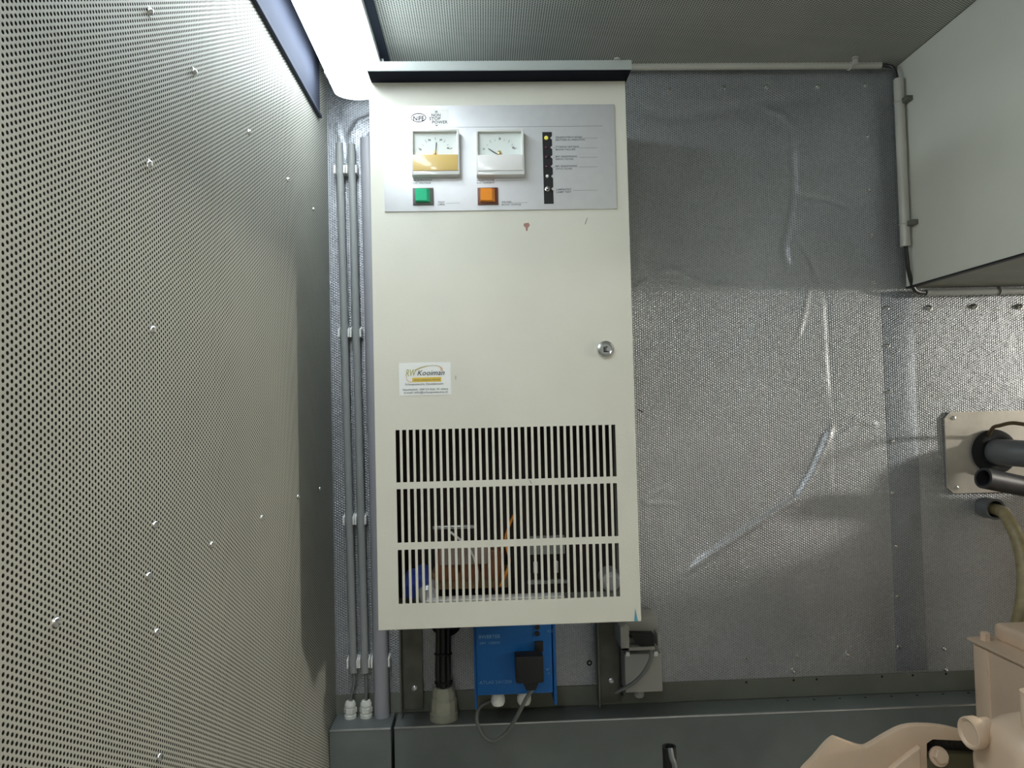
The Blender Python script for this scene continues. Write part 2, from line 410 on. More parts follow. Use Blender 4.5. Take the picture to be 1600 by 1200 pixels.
# smooth trim under the lamp: a flange on the ceiling and an upright flange down the left wall
o = MB().box(XL, -.166, YF, YB - .004, ZC - .003, ZC, .0006).build('trim_1', M['trim']); structure(o)
o = MB().box(XL, XL + .003, YF, 1.372, .556, ZC - .003, .0006).box(XL, XL + .007, YF, 1.372, .552, .558, .001).build('trim_2', M['trim']); structure(o)
# rail under the silver wall, ledge, cover strip
o = MB().box(XL, 1.62, YB - .0015, YB + .004, ZR - .004, -.5425).build('trim_3', M['rail']); structure(o)
mb = MB()
for px in (1166, 1276, 1378, 1426, 1478, 1240):
    p = wp(px, 1066 - (px - 1166) * .042, YB - .0015); mb.cyl(p + Vector((0, -.0004, 0)), p + Vector((0, .001, 0)), .0022, 10)
o = mb.build('trim_4', M['matt_black']); structure(o)

# ------------------------------------------------------------------ ledge under the wall
lg = thing('cable_channel', 'long dark grey steel channel forming the ledge below the silver wall', 'cable channel', (.7, 1.41, ZR - .3))
MB().box(-.1795, 1.60, 1.382, YB - .0015, ZR - .30, ZR - .0045, .002).build('channel_body', M['ledge'], lg)
MB().box(-.1795, 1.60, 1.3805, 1.3835, ZR - .0065, ZR - .0035, .0008).build('folded_edge', M['galv'], lg)
mb = MB()
for i, px in enumerate((1231, 1272, 1312, 1352, 1393, 1433, 1473, 1513)):
    p = at(px, 1095 - (px - 1231) * .043, Z=ZR - .0045); MB().cyl(p + Vector((0, 0, -.001)), p + Vector((0, 0, .0004)), .0022, 10).build('rivet_hole', M['matt_black'], lg)
lb = thing('cable_box', 'short grey steel box in the left corner under the grey conduits', 'cable box', (-.24, 1.41, ZR - .3))
MB().box(XL + .001, -.1850, 1.378, YB - .0015, ZR - .30, ZR - .0035, .002).build('box_body', M['ledge'], lb)
MB().box(XL + .001, -.1850, 1.3765, 1.3795, ZR - .0055, ZR - .0025, .0008).build('folded_edge', M['galv'], lb)

o = MB().box(.806, .868, YB - .0010, YB + .0005, -.538, .218, .0008).build('joint_strip', M['foil_plain'])
tag(o, 'darker perforated vertical cover strip screwed over the joint of the silver wall', 'cover strip')

# ------------------------------------------------------------------ screws of the walls
def screw_mesh(r=.0038, h=.0035):
    return MB().lathe([(0, -.002), (r * 1.25, -.002), (r * 1.25, .0004), (r, .0008), (r * .95, h * .6), (r * .6, h), (0, h * 1.05)], seg=14)
scr0 = screw_mesh().build('panel_screw', M['chrome']); scr_used = [False]
def screw(p, axis, label, group, s=1.0, m=None):
    if not scr_used[0]: o = scr0; scr_used[0] = True
    else: o = scr0.copy(); C.objects.link(o)
    o.location = p; o.rotation_mode = 'QUATERNION'; o.rotation_quaternion = Vector(axis).to_track_quat('Z', 'Y'); o.scale = (s, s, s)
    tag(o, label, 'screw', group); return o
ORD = ['first', 'second', 'third', 'fourth', 'fifth', 'sixth', 'seventh', 'eighth', 'ninth']
def screw_row(pts, fn, fmt, group, s=1.0):
    for k, p in enumerate(pts): screw(*fn(p), fmt % ORD[k], group, s)
screw_row([(1046, 141), (1131, 137), (1198, 136), (1278, 135), (1352, 133)], lambda p: (wp(*p, Y=YB - .001), (0, -1, 0)),
          '%s screw from the left along the top edge of the silver wall', 'screws along the top of the silver wall')
screw_row([(1356, 214), (1357, 297), (1361, 367), (1365, 440)], lambda p: (wp(*p, Y=YB - .001), (0, -1, 0)),
          '%s screw from the top in the column beside the upright pale tube', 'screws down the right edge of the upper silver sheet')
screw_row([(1386, 481), (1387, 540), (1389, 612), (1394, 690), (1394, 770), (1400, 853), (1402, 932), (1404, 1011)], lambda p: (wp(*p, Y=YB - .0010), (0, -1, 0)),
          '%s screw from the top in the darker vertical cover strip', 'screws down the cover strip', .9)
screw_row([(1452, 481), (1523, 479), (1594, 479)], lambda p: (wp(*p, Y=YB - .001), (0, -1, 0)),
          'larger screw in the bright wall just under the duct, %s from the left', 'screws under the duct', 1.25)
screw_row([(1165, 1030), (1246, 1025), (1325, 1023), (1475, 1013)], lambda p: (wp(*p, Y=YB - .001), (0, -1, 0)),
          '%s screw from the left along the bottom edge of the silver wall', 'screws along the bottom of the silver wall')
screw_row([(1240, 1048), (1478, 1046)], lambda p: (wp(*p, Y=YB - .001), (0, -1, 0)),
          'small screw right on the lower rim of the silver wall, %s from the left', 'screws on the lower rim')
screw_row([(233, 18), (302, 112), (388, 207), (232, 256), (449, 281), (489, 327), (516, 452), (237, 515)], lambda p: (at(*p, X=XL), (1, 0, 0)),
          'screw head in the upper half of the perforated left wall, %s from the top', 'screws in the upper left wall', .95)
screw_row([(499, 764), (465, 776), (408, 809), (241, 820), (330, 851), (231, 900), (86, 972), (244, 988), (248, 1183)], lambda p: (at(*p, X=XL), (1, 0, 0)),
          'screw head in the lower half of the perforated left wall, %s from the top', 'screws in the lower left wall', .95)

# ------------------------------------------------------------------ ceiling lamp
LX = -.224
def loft(rings):
    mb = MB(); t = mb.bm; R = [[t.verts.new(p) for p in r] for r in rings]
    for a, b in zip(R, R[1:]):
        for i in range(len(a)): j = (i + 1) % len(a); t.faces.new((a[i], a[j], b[j], b[i]))
    t.faces.new(list(reversed(R[0]))); t.faces.new(R[-1]); bmesh.ops.recalc_face_normals(t, faces=list(t.faces)); return mb
def tube_lamp(LY0, LY1, glow, label):
    lamp = thing('ceiling_lamp', label, 'ceiling lamp', (LX, (LY0 + LY1) / 2, ZC))
    def stadium(hw, y0, y1, z, n=10):
        r = []
        for i in range(n + 1):
            a = PI * i / n; r.append((LX + hw * math.cos(a), y1 - hw * .8 + hw * .8 * math.sin(a), z))
        for i in range(n + 1):
            a = PI + PI * i / n; r.append((LX + hw * math.cos(a), y0 + hw * .8 + hw * .8 * math.sin(a), z))
        return r
    loft([stadium(.042, LY0 + .01, LY1 - .01, ZC - .003), stadium(.044, LY0 + .006, LY1 - .006, .645), stadium(.0495, LY0, LY1, .640), stadium(.0495, LY0, LY1, .630)]).build('housing', M['white_plastic'], lamp, angle=30)
    loft([stadium(.0475, LY0 + .002, LY1 - .030, .6299), stadium(.0465, LY0 + .003, LY1 - .033, .612), stadium(.041, LY0 + .008, LY1 - .038, .597), stadium(.028, LY0 + .02, LY1 - .050, .590)]).build('diffuser', glow, lamp, angle=50)
    e = stadium(.0478, LY0, LY1, 0)
    def end(hw, z, d): return [(x, y, z) for x, y, _ in [(LX + hw * math.cos(PI * i / 12), LY1 - d - .0384 + hw * .8 * math.sin(PI * i / 12), 0) for i in range(13)]] + [(LX - hw, LY1 - .080, z), (LX + hw, LY1 - .080, z)]
    loft([end(.0482, .6298, 0), end(.0474, .611, .0005), end(.0418, .5962, .004), end(.029, .5892, .010)]).build('end_cap', M['lamp_end'], lamp, angle=50)
    for f in (.05, .28, .5, .72, .94):
        y = LY1 - (LY1 - LY0) * f
        for s in (-1, 1):
            MB().box(LX + s * .0520 - .0020, LX + s * .0520 + .0020, y - .011, y + .011, .620, .646, .001).build('latch', M['white_plastic'], lamp)
tube_lamp(.16, 1.405, M['tube_glow'], 'long white sealed tube lamp glowing on the ceiling at the top left')
tube_lamp(-1.30, -.05, M['fill_glow'], 'added fill tube lamp on the ceiling behind the viewer, lighting the cabinet front')  # unseen lamp, added as fill so the cabinet front is evenly lit

# ------------------------------------------------------------------ charger cabinet
CX0, CX1, CY0, CZ0, CZ1 = -.1735, .2405, 1.17, -.341, .5285
cab = thing('rectifier_cabinet', 'tall cream steel power cabinet with two meters and a slotted lower door', 'power cabinet', (.033, 1.31, CZ0))
bx0, bx1, by0, by1, bz0, bz1 = CX0 + .006, CX1 - .006, CY0 + .016, YB - .012, CZ0 + .006, CZ1 - .001
mb = MB()
mb.box(bx0, bx0 + .0015, by0, by1, bz0, bz1).box(bx1 - .0015, bx1, by0, by1, bz0, bz1)
mb.box(bx0 + .0015, bx1 - .0015, by0, by1, bz0, bz0 + .0015).box(bx0 + .0015, bx1 - .0015, by0, by1, bz1 - .0015, bz1)
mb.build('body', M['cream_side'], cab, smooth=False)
MB().box(bx0 + .0015, bx1 - .0015, by1 - .0015, by1, bz0 + .0015, bz1 - .0015).box(bx0 + .0016, bx1 - .0016, by0 + .15, by0 + .152, bz0 + .002, -.02).build('back_plate', M['inner'], cab, smooth=False)
# door with real slots
NS = 34; s0, pit, sw = -.1412, .01039, .0064
xs = [CX0 + .001]
for i in range(NS): xs += [s0 + i * pit, s0 + i * pit + sw]
xs.append(CX1 - .001)
rows = [(-.1115, -.0290), (-.2060, -.1220), (-.3010, -.2170)]
zs = [CZ0 + .001, -.3010, -.2170, -.2060, -.1220, -.1115, -.0290, CZ1 - .001]
mb = MB(); t = mb.bm
G = [[t.verts.new((x, CY0, z)) for x in xs] for z in zs]
for j in range(len(zs) - 1):
    for i in range(len(xs) - 1):
        if j in (1, 3, 5) and i % 2 == 1: continue
        t.faces.new((G[j][i], G[j][i + 1], G[j + 1][i + 1], G[j + 1][i]))
bmesh.ops.recalc_face_normals(t, faces=list(t.faces))
if sum((f.normal.y for f in t.faces)) > 0: bmesh.ops.reverse_faces(t, faces=list(t.faces))
r = bmesh.ops.solidify(t, geom=list(t.faces), thickness=.0016)
ys = [v.co.y for v in t.verts]
if min(ys) < CY0 - .0005:
    for v in t.verts: v.co.y += .0016
# rolled edges
mb.box(CX0, CX0 + .0016, CY0 + .0002, CY0 + .014, CZ0, CZ1, .0007).box(CX1 - .0016, CX1, CY0 + .0002, CY0 + .014, CZ0, CZ1, .0007)
mb.box(CX0, CX1, CY0 + .0002, CY0 + .014, CZ0, CZ0 + .0016, .0007).box(CX0, CX1, CY0 + .0002, CY0 + .014, CZ1 - .0016, CZ1, .0007)
door = mb.build('door', M['cream'], cab, smooth=False)
# lid: a rain hood standing forward of the door
lz = CZ1 + .0005
MB().box(-.1705, .2440, 1.132, by1, lz, lz + .0155, .001).build('lid', M['lid'], cab)
MB().box(-.1690, .2425, 1.1335, 1.40, lz - .0012, lz + .0005).build('lid_underside', M['navy'], cab)  # near-black blue sheet, much darker than the grey lid above it

# control panel
PX0, PX1, PZ0, PZ1 = -.1515, .2205, .3185, .4890
pn = MB().box(PX0, PX1, CY0 - .0022, CY0, PZ0, PZ1, .0004).build('control_panel', M['alu'], cab)
PY = CY0 - .0022
def panel_text(s, size, px, py, width=None, m=M['ink_light'], **k):
    p = at(px, py, Y=PY); return text_mb(s, size, (p.x, PY - .0001, p.z), width=width, **k)
def pw(n): return n * 1.17 / F
# logo
p = at(654, 184, Y=PY)
mb = MB()
R = []
tt = bmesh.new()
def oval(mb, c, a, b, th, y, n=36):
    t = mb.bm; o_ = []; i_ = []
    for k in range(n):
        ang = 2 * PI * k / n
        o_.append(t.verts.new((c.x + a * math.cos(ang), y, c.z + b * math.sin(ang)))); i_.append(t.verts.new((c.x + (a - th) * math.cos(ang), y, c.z + (b - th) * math.sin(ang))))
    for k in range(n):
        j = (k + 1) % n; t.faces.new((o_[k], o_[j], i_[j], i_[k]))
oval(mb, p, pw(12), pw(7.3), .0014, PY - .0003)
join_mb(mb, panel_text('NIFE', .0105, 645.5, 188.5, width=pw(17), bold=.0003))
build_sub(mb, 'oval_logo', M['ink'], pn, smooth=False)
q0 = at(669, 196, Y=PY); q1 = at(700.5, 171, Y=PY)
build_sub(MB().box(q0.x, q1.x, PY - .0003, PY - .0001, q0.z, q1.z), 'logo_field', M['sticker'], pn, smooth=False)
mb = panel_text('NON', .0068, 674, 182.3, width=pw(14), bold=.00005)
for s, sz, x, y, wd in (('STOP', .0068, 670.5, 187.8, pw(18)), ('POWER', .0068, 675, 193.3, pw(24)), ('x', .006, 679.5, 176.2, pw(5)), ('x', .006, 680, 197.6, pw(5))):
    join_mb(mb, panel_text(s, sz, x, y, width=wd, bold=.00005))
for v in mb.bm.verts: v.co.y -= .0002
build_sub(mb, 'logo_lettering', M['ink'], pn, smooth=False)
# ruled lines and small print
mb = MB()
def rule(x0, y0, x1, y1, th=.0004):
    a = at(x0, y0, Y=PY); b = at(x1, y1, Y=PY); mb.box(a.x, b.x, PY - .0002, PY - .00005, (a.z + b.z) / 2 - th / 2, (a.z + b.z) / 2 + th / 2)
rule(645, 200, 942, 196.5)
for x0, y0, x1 in ((676, 283, 719), (775, 282.5, 817), (697, 317.5, 719), (795, 317, 824)): rule(x0, y0, x1, y0 - .4, .0003)
for y0 in (216, 231.3, 246, 261, 297.5): rule(905 if y0 < 290 else 895, y0, 934, y0 - .3, .0003)
for y0 in (231.5, 246.3, 261.3, 298): rule(864, y0 + .3, 868, y0, .0003)
build_sub(mb, 'ruled_lines', M['ink_light'], pn, smooth=False)
for s, x, y, wd in (('GELIJKSPANNING', 645, 283.3, 30), ('D.C. VOLTAGE', 645, 287.5, 28), ('GELIJKSTROOM', 745, 283, 27), ('D.C. CURRENT', 745, 287, 28),
                    ('TEST', 684, 317.5, 11), ('LAMPEN', 684, 321, 11), ('SNELLADEN', 784, 317, 15), ('BOOST CHARGE', 784, 321, 30),
                    ('GELIJKRICHTER IN BEDRIJF', 868, 216, 42), ('RECTIFIER IN OPERATION', 868, 220, 46), ('STORING NETZIJDE', 868, 231, 37), ('MAINS FAILURE', 868, 235, 31),
                    ('MAX. GELIJKSPANNING', 868, 246, 34), ('HIGH D.C. VOLTAGE', 868, 250, 28), ('MIN. GELIJKSPANNING', 868, 261, 34), ('LOW D.C. VOLTAGE', 868, 265, 26),
                    ('LAMPENTEST', 869, 297.5, 24), ('LAMP TEST', 869, 301.5, 24)):
    build_sub(panel_text(s, .0040, x, y, width=pw(wd), bold=.00003), 'small_print', M['ink_light'], pn, smooth=False)
# black indicator strip with arrow notches
a = at(847.3, 206.6, Y=PY); b = at(862.6, 318.5, Y=PY)
x0, x1, z1, z0 = a.x, a.x + .0153, a.z, b.z
poly = [(x0, z0), (x1, z0)]
lz_ = [.4345, .4190, .4037, .3883, .3722, .3517]
for zc in reversed(lz_): poly += [(x1, zc - .0032), (x1 - .0032, zc), (x1, zc + .0032)]
poly += [(x1, z1), (x0, z1)]
build_sub(MB().prism([(x, PY, z) for x, z in poly], (0, -.0005, 0)), 'indicator_strip', M['black'], pn, smooth=False)
for k, zc in enumerate(lz_):
    c = (x0 + .0060, PY - .0004, zc)
    if k == 5:
        o = MB().lathe([(0, -.001), (.0042, -.001), (.0042, .001), (.0030, .0012), (.0030, .003), (.0022, .006), (0, .0065)], c, (0, -1, 0), 18).build('toggle_switch', M['chrome'], cab)
    else:
        m = M['led_yellow'] if k == 0 else (M['sticker'] if k == 4 else M['led_off'])
        r_ = .0033 if k == 0 else (.0026 if k == 4 else .0027)
        o = MB().lathe([(0, -.001), (r_, -.001), (r_, .0008), (r_ * .8, .0018), (0, .0024)], c, (0, -1, 0), 18).build('indicator_lamp', m, cab)
        if k == 0: o['label'] = 'yellow glowing indicator'
        if k == 4: o['label'] = 'white indicator'

# meters
def meter(px, cover, needle_ang, label):
    a = at(px, 203, Y=PY - .014); b = at(px + 76.5, 273, Y=PY - .014)
    x0, x1, z1, z0 = a.x, b.x, a.z, b.z
    yb, yf = PY, PY - .0165
    # housing: a slanted clear case
    poly = [(x0, yb, z0), (x0, yf + .002, z0 + .001), (x0, yf, z0 + .003), (x0, yf, z1 - .002), (x0, yf + .003, z1), (x0, yb, z1)]
    # open face: frame made of four bars around the dial
    mb = MB()
    f = .0035
    mb.box(x0, x0 + f, yf, yb, z0, z1, .0008).box(x1 - f, x1, yf, yb, z0, z1, .0008)
    mb.box(x0 + f - .001, x1 - f + .001, yf, yb, z1 - f, z1, .0008).box(x0 + f - .001, x1 - f + .001, yf, yb, z0, z0 + .0065, .0008)
    o = mb.build('panel_meter', M['clear'], cab); o['label'] = label
    build_sub(MB().box(x0 + f, x1 - f, yf + .006, yb - .001, z0 + f, z1 - f), 'meter_dial', M['dial'], o, smooth=False)
    zc = z0 + .0345
    build_sub(MB().box(x0 + .0025, x1 - .0025, yf - .0012, yf + .006, z0 + .0060, zc - .003, .0008), 'meter_cover', cover, o)
    xc = (x0 + x1) / 2
    yn = yf + .0045
    tip = Vector((xc + .0215 * math.sin(needle_ang), yn, zc - .003 + .0215 * math.cos(needle_ang)))
    build_sub(MB().cyl((xc, yn, zc - .003), tip, .0006, 8), 'needle', M['ink'], o)
    build_sub(MB().lathe([(0, 0), (.0030, 0), (.0024, .004), (.001, .0045), (0, .0045)], (xc - .001, yf + .006, zc + .0005), (0, -1, 0), 14).prism([(xc - .0055, yf + .0055, zc - .003), (xc + .0045, yf + .0055, zc - .003), (xc + .001, yf + .0055, zc + .0055), (xc - .003, yf + .0055, zc + .0055)], (0, -.0012, 0)), 'pivot', M['brass'], o)
    mb = MB()
    for k in range(-4, 5):
        an = k * .28; r0, r1 = .0255, (.030 if k % 2 == 0 else .0275)
        aa = Vector((xc + r0 * math.sin(an), yf + .0057, zc - .003 + r0 * math.cos(an))); bb = Vector((xc + r1 * math.sin(an), yf + .0057, zc - .003 + r1 * math.cos(an)))
        if abs(bb.x - xc) < .034 and bb.z < z1 - .004: mb.cyl(aa, bb, .00028, 6)
    if px < 700:
        for s, dx, dz in (('10', -.026, .006), ('20', -.0115, .0215), ('30', .007, .0215), ('40', .018, .008)): join_mb(mb, text_mb(s, .0042, (xc + dx, yf + .0056, zc + dz)))
    else:
        for s, dx, dz in (('0', -.027, .007), ('15', -.002, .0235), ('30', .019, .009)): join_mb(mb, text_mb(s, .0042, (xc + dx, yf + .0056, zc + dz)))
    build_sub(mb, 'scale', M['ink_light'], o, smooth=False)
meter(642, M['amber'], .08, 'meter with amber lower half')
meter(743, M['meter_white'], -1.0, 'meter with white lower half')
def button(px, py, m, bez, label):
    a = at(px, py, Y=PY); b = at(px + 32.5, py + 26, Y=PY)
    o = MB().box(a.x, b.x, PY - .003, PY, b.z, a.z, .0006).build('push_button', bez, cab); o['label'] = label
    t = bmesh.new(); x0, x1, z0, z1 = a.x + .004, b.x - .005, b.z + .004, a.z - .0022
    vs = [(x0, PY - .003, z0), (x1, PY - .003, z0), (x1, PY - .003, z1), (x0, PY - .003, z1), (x0 + .001, PY - .011, z0 + .001), (x1 - .005, PY - .0095, z0 + .001), (x1 - .005, PY - .0095, z1 - .001), (x0 + .001, PY - .011, z1 - .001)]
    V = [t.verts.new(v) for v in vs]
    for f in ((0, 1, 5, 4), (1, 2, 6, 5), (2, 3, 7, 6), (3, 0, 4, 7), (4, 5, 6, 7)): t.faces.new([V[i] for i in f])
    bmesh.ops.recalc_face_normals(t, faces=list(t.faces)); mb = MB(); mb.merge(t); build_sub(mb, 'button_cap', m, o, smooth=False)
button(645, 294.5, M['green'], M['grey_bezel'], 'green push button')
button(746, 294, M['orange'], M['brown_bezel'], 'orange push button in a dark brown bezel')

# lock
lc = at(946, 546, Y=CY0)
o = MB().lathe([(0, -.001), (.0140, -.001), (.0143, .001), (.0130, .0035), (.0105, .0040), (.0098, .0028), (.0094, .0026), (0, .0026)], lc, (0, -1, 0), 32).build('door_lock', M['chrome'], cab)
build_sub(MB().lathe([(0, 0), (.0086, 0), (.0080, .0008), (0, .0008)], lc + Vector((0, -.0027, 0)), (0, -1, 0), 24), 'lock_cylinder', M['galv'], o)
mb = MB().box(lc.x - .0035, lc.x - .0015, lc.y - .0042, lc.y - .0034, lc.z - .0045, lc.z + .004).box(lc.x - .0005, lc.x + .0008, lc.y - .0042, lc.y - .0034, lc.z - .0045, lc.z + .0045).box(lc.x - .0035, lc.x + .0045, lc.y - .0042, lc.y - .0034, lc.z - .0045, lc.z - .003).box(lc.x + .0008, lc.x + .003, lc.y - .0042, lc.y - .0034, lc.z + .003, lc.z + .0045)
build_sub(mb, 'keyway', M['matt_black'], o, smooth=False)

# sticker
a = at(623, 567.5, Y=CY0); b = at(705, 616.5, Y=CY0)
st = MB().box(a.x, b.x, CY0 - .0005, CY0, b.z, a.z).build('sticker', M['sticker'], cab, smooth=False); st['label'] = 'white business sticker with gold and grey print'
SX = (b.x - a.x) / 1450.; SZ = (a.z - b.z) / 880.      # crop units of the sticker: 1450 wide, 880 high
def sp(x, y): return Vector((a.x + (x - 60) * SX, CY0 - .0007, a.z - (y - 115) * SZ))
def stext(s, x, y, wd, size, m, name, **k):
    p = sp(x, y); build_sub(text_mb(s, size, (p.x, CY0 - .0006 - k.pop('dy', 0), p.z), width=wd * SX, **k), name, m, st, smooth=False)
stext('RW', 240, 475, 300, .0155, M['olive'], 'sticker_initials', shear=.3, bold=.0002)
stext('Kooiman', 560, 460, 760, .0120, M['ink'], 'sticker_name', shear=.3, dy=.0001)
def ribbon(mb, pts, wds):
    t = mb.bm; L_ = []
    for i, (p, w_) in enumerate(zip(pts, wds)):
        d = (pts[min(i + 1, len(pts) - 1)] - pts[max(i - 1, 0)]).normalized(); n = Vector((-d.z, 0, d.x)) * w_ / 2
        L_.append((t.verts.new(p + n), t.verts.new(p - n)))
    for u, v in zip(L_, L_[1:]): t.faces.new((u[0], v[0], v[1], u[1]))
pts = [sp(*q) for q in [(500, 330), (600, 280), (700, 245), (800, 222), (900, 205), (1000, 198), (1100, 200), (1180, 220), (1240, 260), (1262, 310), (1255, 350)]]
mb = MB(); ribbon(mb, pts[:8], [.0022, .0022, .0018, .0014, .001, .0009, .0009, .001]); build_sub(mb, 'sticker_swoosh', M['olive'], st, smooth=False)
mb = MB(); ribbon(mb, pts[7:], [.0012, .0028, .0036, .0034]); build_sub(mb, 'sticker_swoosh', M['peach'], st, smooth=False)
mb = MB(); ribbon(mb, [sp(*q) for q in [(280, 480), (270, 540), (300, 600), (370, 635), (450, 630)]], [.0006, .001, .0012, .0012, .0008]); build_sub(mb, 'sticker_swoosh', M['peach'], st, smooth=False)
q0, q1 = sp(430, 635), sp(1240, 515)
build_sub(MB().box(q0.x, q1.x, CY0 - .0008, CY0 - .0004, q0.z, q1.z), 'gold_bar', M['gold'], st, smooth=False)
mb = text_mb('SERVICE - ONDERHOUD - MONTAGE', .0030, (sp(480, 600).x, CY0 - .0008, sp(480, 600).z), width=720 * SX)
for s, x, y, wd in (('Scheepselectra  Noodstroom', 230, 715, 1060), ('Nijverheidsstr.  2987 CX Ridd.  W  elektra', 160, 860, 1260), ('e-mail: info@scheepselectra.nl', 190, 940, 1210)):
    p = sp(x, y); join_mb(mb, text_mb(s, .0042, (p.x, CY0 - .0007, p.z), width=wd * SX))
build_sub(mb, 'sticker_print', M['ink_light'], st, smooth=False)
# scuffs
def blob(px, pts, m):
    mb = MB(); mb.prism([at(px[0] + dx, px[1] + dy, Y=CY0) + Vector((0, -.0001, 0)) for dx, dy in pts], (0, -.0001, 0)); mb.build('paint_scuff', m, cab, smooth=False)
blob((823, 353), [(-4, -4), (3, -5), (5, -1), (2, 3), (1, 8), (-1, 8), (-2, 2), (-5, 0)], M['red_mark'])
blob((916, 346), [(1.4, -6), (2, -5), (-1, 4), (-2.5, 5)], M['ink_light'])
blob((993, 958), [(-.5, -8), (3, 9), (4, 13), (-2, 13)], M['blue_mark'])
blob((829, 753), [(-2, -3), (-1, -3), (2, 3), (1, 3)], M['ink_light'])
blob((712, 590), [(-1, -3), (1, -3), (1, 3), (-1, 3)], M['pale_tube'])

# inside of the cabinet
iy = CY0 + .05
mb = MB()
for x in (-.088, -.048, -.008): mb.box(x, x + .034, iy + .02, iy + .09, -.285, -.235, .004)
mb.build('transformer_coil', M['copper'], cab)
MB().box(-.095, .035, iy + .028, iy + .08, -.300, -.272, .002).build('transformer_core', M['card'], cab)
MB().box(-.080, .000, iy + .005, iy + .012, -.255, -.225, .003).build('terminal_block', M['terminal'], cab)
MB().box(-.092, -.02, iy + .03, iy + .04, -.200, -.194, .002).build('terminal_rail', M['galv'], cab)
for (x, z, m) in ((-.108, -.283, 'blue_can'), (-.125, -.290, 'blue_can')):
    MB().lathe([(0, 0), (.013, 0), (.014, .004), (.014, .05), (.012, .054), (0, .054)], (x, iy - .02, z), (0, 1, .3), 20).build('capacitor', M[m], cab)
for (x, z) in ((-.098, -.297), (.200, -.285)):
    MB().lathe([(0, 0), (.012, 0), (.017, .006), (.017, .04), (0, .04)], (x, iy - .03, z), (0, 1, .1), 20).build('capacitor', M['clear_can'], cab)
MB().box(.065, .135, iy + .01, iy + .02, -.292, -.286, .001).build('circuit_board', M['socket_grey'], cab)
MB().box(.070, .130, iy + .02, iy + .03, -.245, -.215, .001).build('heat_sink', M['socket_grey'], cab)
for k in range(5):
    x = .062 + k * .017
    MB().lathe([(0, 0), (.004, 0), (.004, .018), (0, .02)], (x, iy + .01, -.285 + (k % 2) * .012), (0, 0, 1), 10).build('board_component', M['meter_white' if k % 2 else 'black'], cab)
for pts, m in (([(.02, iy, -.29), (.035, iy - .01, -.25), (.03, iy + .01, -.215), (.045, iy + .03, -.18)], 'orange'), ([(-.06, iy, -.20), (-.03, iy - .015, -.225), (-.018, iy - .01, -.26), (-.02, iy, -.30)], 'meter_white'),
               ([(.01, iy + .02, -.30), (.02, iy, -.26), (.015, iy + .01, -.22)], 'copper')):
    MB().tube(pts, .0022, 8).build('wiring', M[m], cab)
MB().box(-.1, .12, CY0 + .006, CY0 + .03, -.3015, -.2985, .0005).build('inner_shelf', M['meter_white'], cab)
# the small latch behind the right edge
MB().tube([at(997, 640, Y=1.26), at(1004, 644, Y=1.26)], .0012, 8, 1).build('latch_pin', M['black'], cab)

# ------------------------------------------------------------------ mounting rails of the cabinet
def mounting_rail(x0, x1, label):
    r = thing('mounting_rail', label, 'bracket', ((x0 + x1) / 2, YB - .01, -.57))
    MB().box(x0, x1, YB - .014, YB - .010, -.5700, -.30, .0008).box(x0, x0 + .003, YB - .04, YB - .012, -.5700, -.30, .0008).build('rail_web', M['bracket'], r)
    for z in (-.546,):
        MB().lathe([(0, 0), (.0065, 0), (.006, .003), (.003, .005), (0, .005)], ((x0 + x1) / 2 + .004, YB - .014, z + .016), (0, -1, 0), 16).build('bolt', M['galv'], r)
    return r
mounting_rail(-.171, -.130, 'dark steel upright rail under the left end of the cabinet')
mounting_rail(.205, .252, 'dark steel upright rail between blue unit and grey socket box')

# ------------------------------------------------------------------ conduits left of the cabinet
KX = {1: (-.2715, -.2617), 2: (-.2484, -.2395), 3: (-.2168, -.2090)}       # x at z = .53 and at z = -.44
KR = {1: .0073, 2: .0073, 3: .0142}
def kx(n, z): a, b = KX[n]; return b + (a - b) * (z + .44) / .97
def conduit(n, ztop, zbot, m, label, grp=None):
    o = MB().tube([(kx(n, ztop), 1.433, ztop), (kx(n, (ztop + zbot) / 2), 1.433, (ztop + zbot) / 2), (kx(n, zbot), 1.433, zbot)], KR[n], 20, 1).build('conduit', m)
    tag(o, label, 'conduit', grp); return o
K1, K2 = kx(1, -.50), kx(2, -.50)
G1, G2 = at(547.5, 1106, Y=1.433).x, at(572, 1104, Y=1.433).x
conduit(1, .526, -.495, M['conduit'], 'thin grey conduit nearest to the perforated left wall', 'grey conduits')
conduit(2, .524, -.496, M['conduit'], 'thin grey conduit in the middle between thin and thick conduits', 'grey conduits')
conduit(3, .535, ZR - .0035, M['conduit_violet'], 'thick grey conduit right beside the cream cabinet', 'grey conduits')
def clip_mb(x, z, r):
    mb = MB(); mb.box(x - r - .0036, x + r + .0036, 1.4415, 1.4485, z - .009, z + .009, .001)
    for s in (-1, 1):
        mb.box(x + s * (r + .0019) - .0017, x + s * (r + .0019) + .0017, 1.4225, 1.446, z - .009, z + .007, .0009)
        mb.prism([(x + s * (r + .0002), 1.424, z + .006), (x + s * (r + .0036), 1.424, z + .006), (x + s * (r + .0019), 1.438, z + .013)], (0, .006, 0))
    return mb
rows_z = []
for py, nm in ((265, 'top'), (520, 'second'), (812, 'third'), (1035, 'bottom')):
    z = at(553, py, Y=1.43).z
    for n, wh in ((1, 'left'), (2, 'middle'), (3, 'thick right')):
        x, r = kx(n, z), KR[n]
        if r > .01 and py != 1035: continue
        o = clip_mb(x, z, r).build('conduit_clip', M['white_plastic'])
        tag(o, 'white plastic clip holding the %s conduit, %s row of clips' % (wh, nm), 'clip', 'conduit clips')

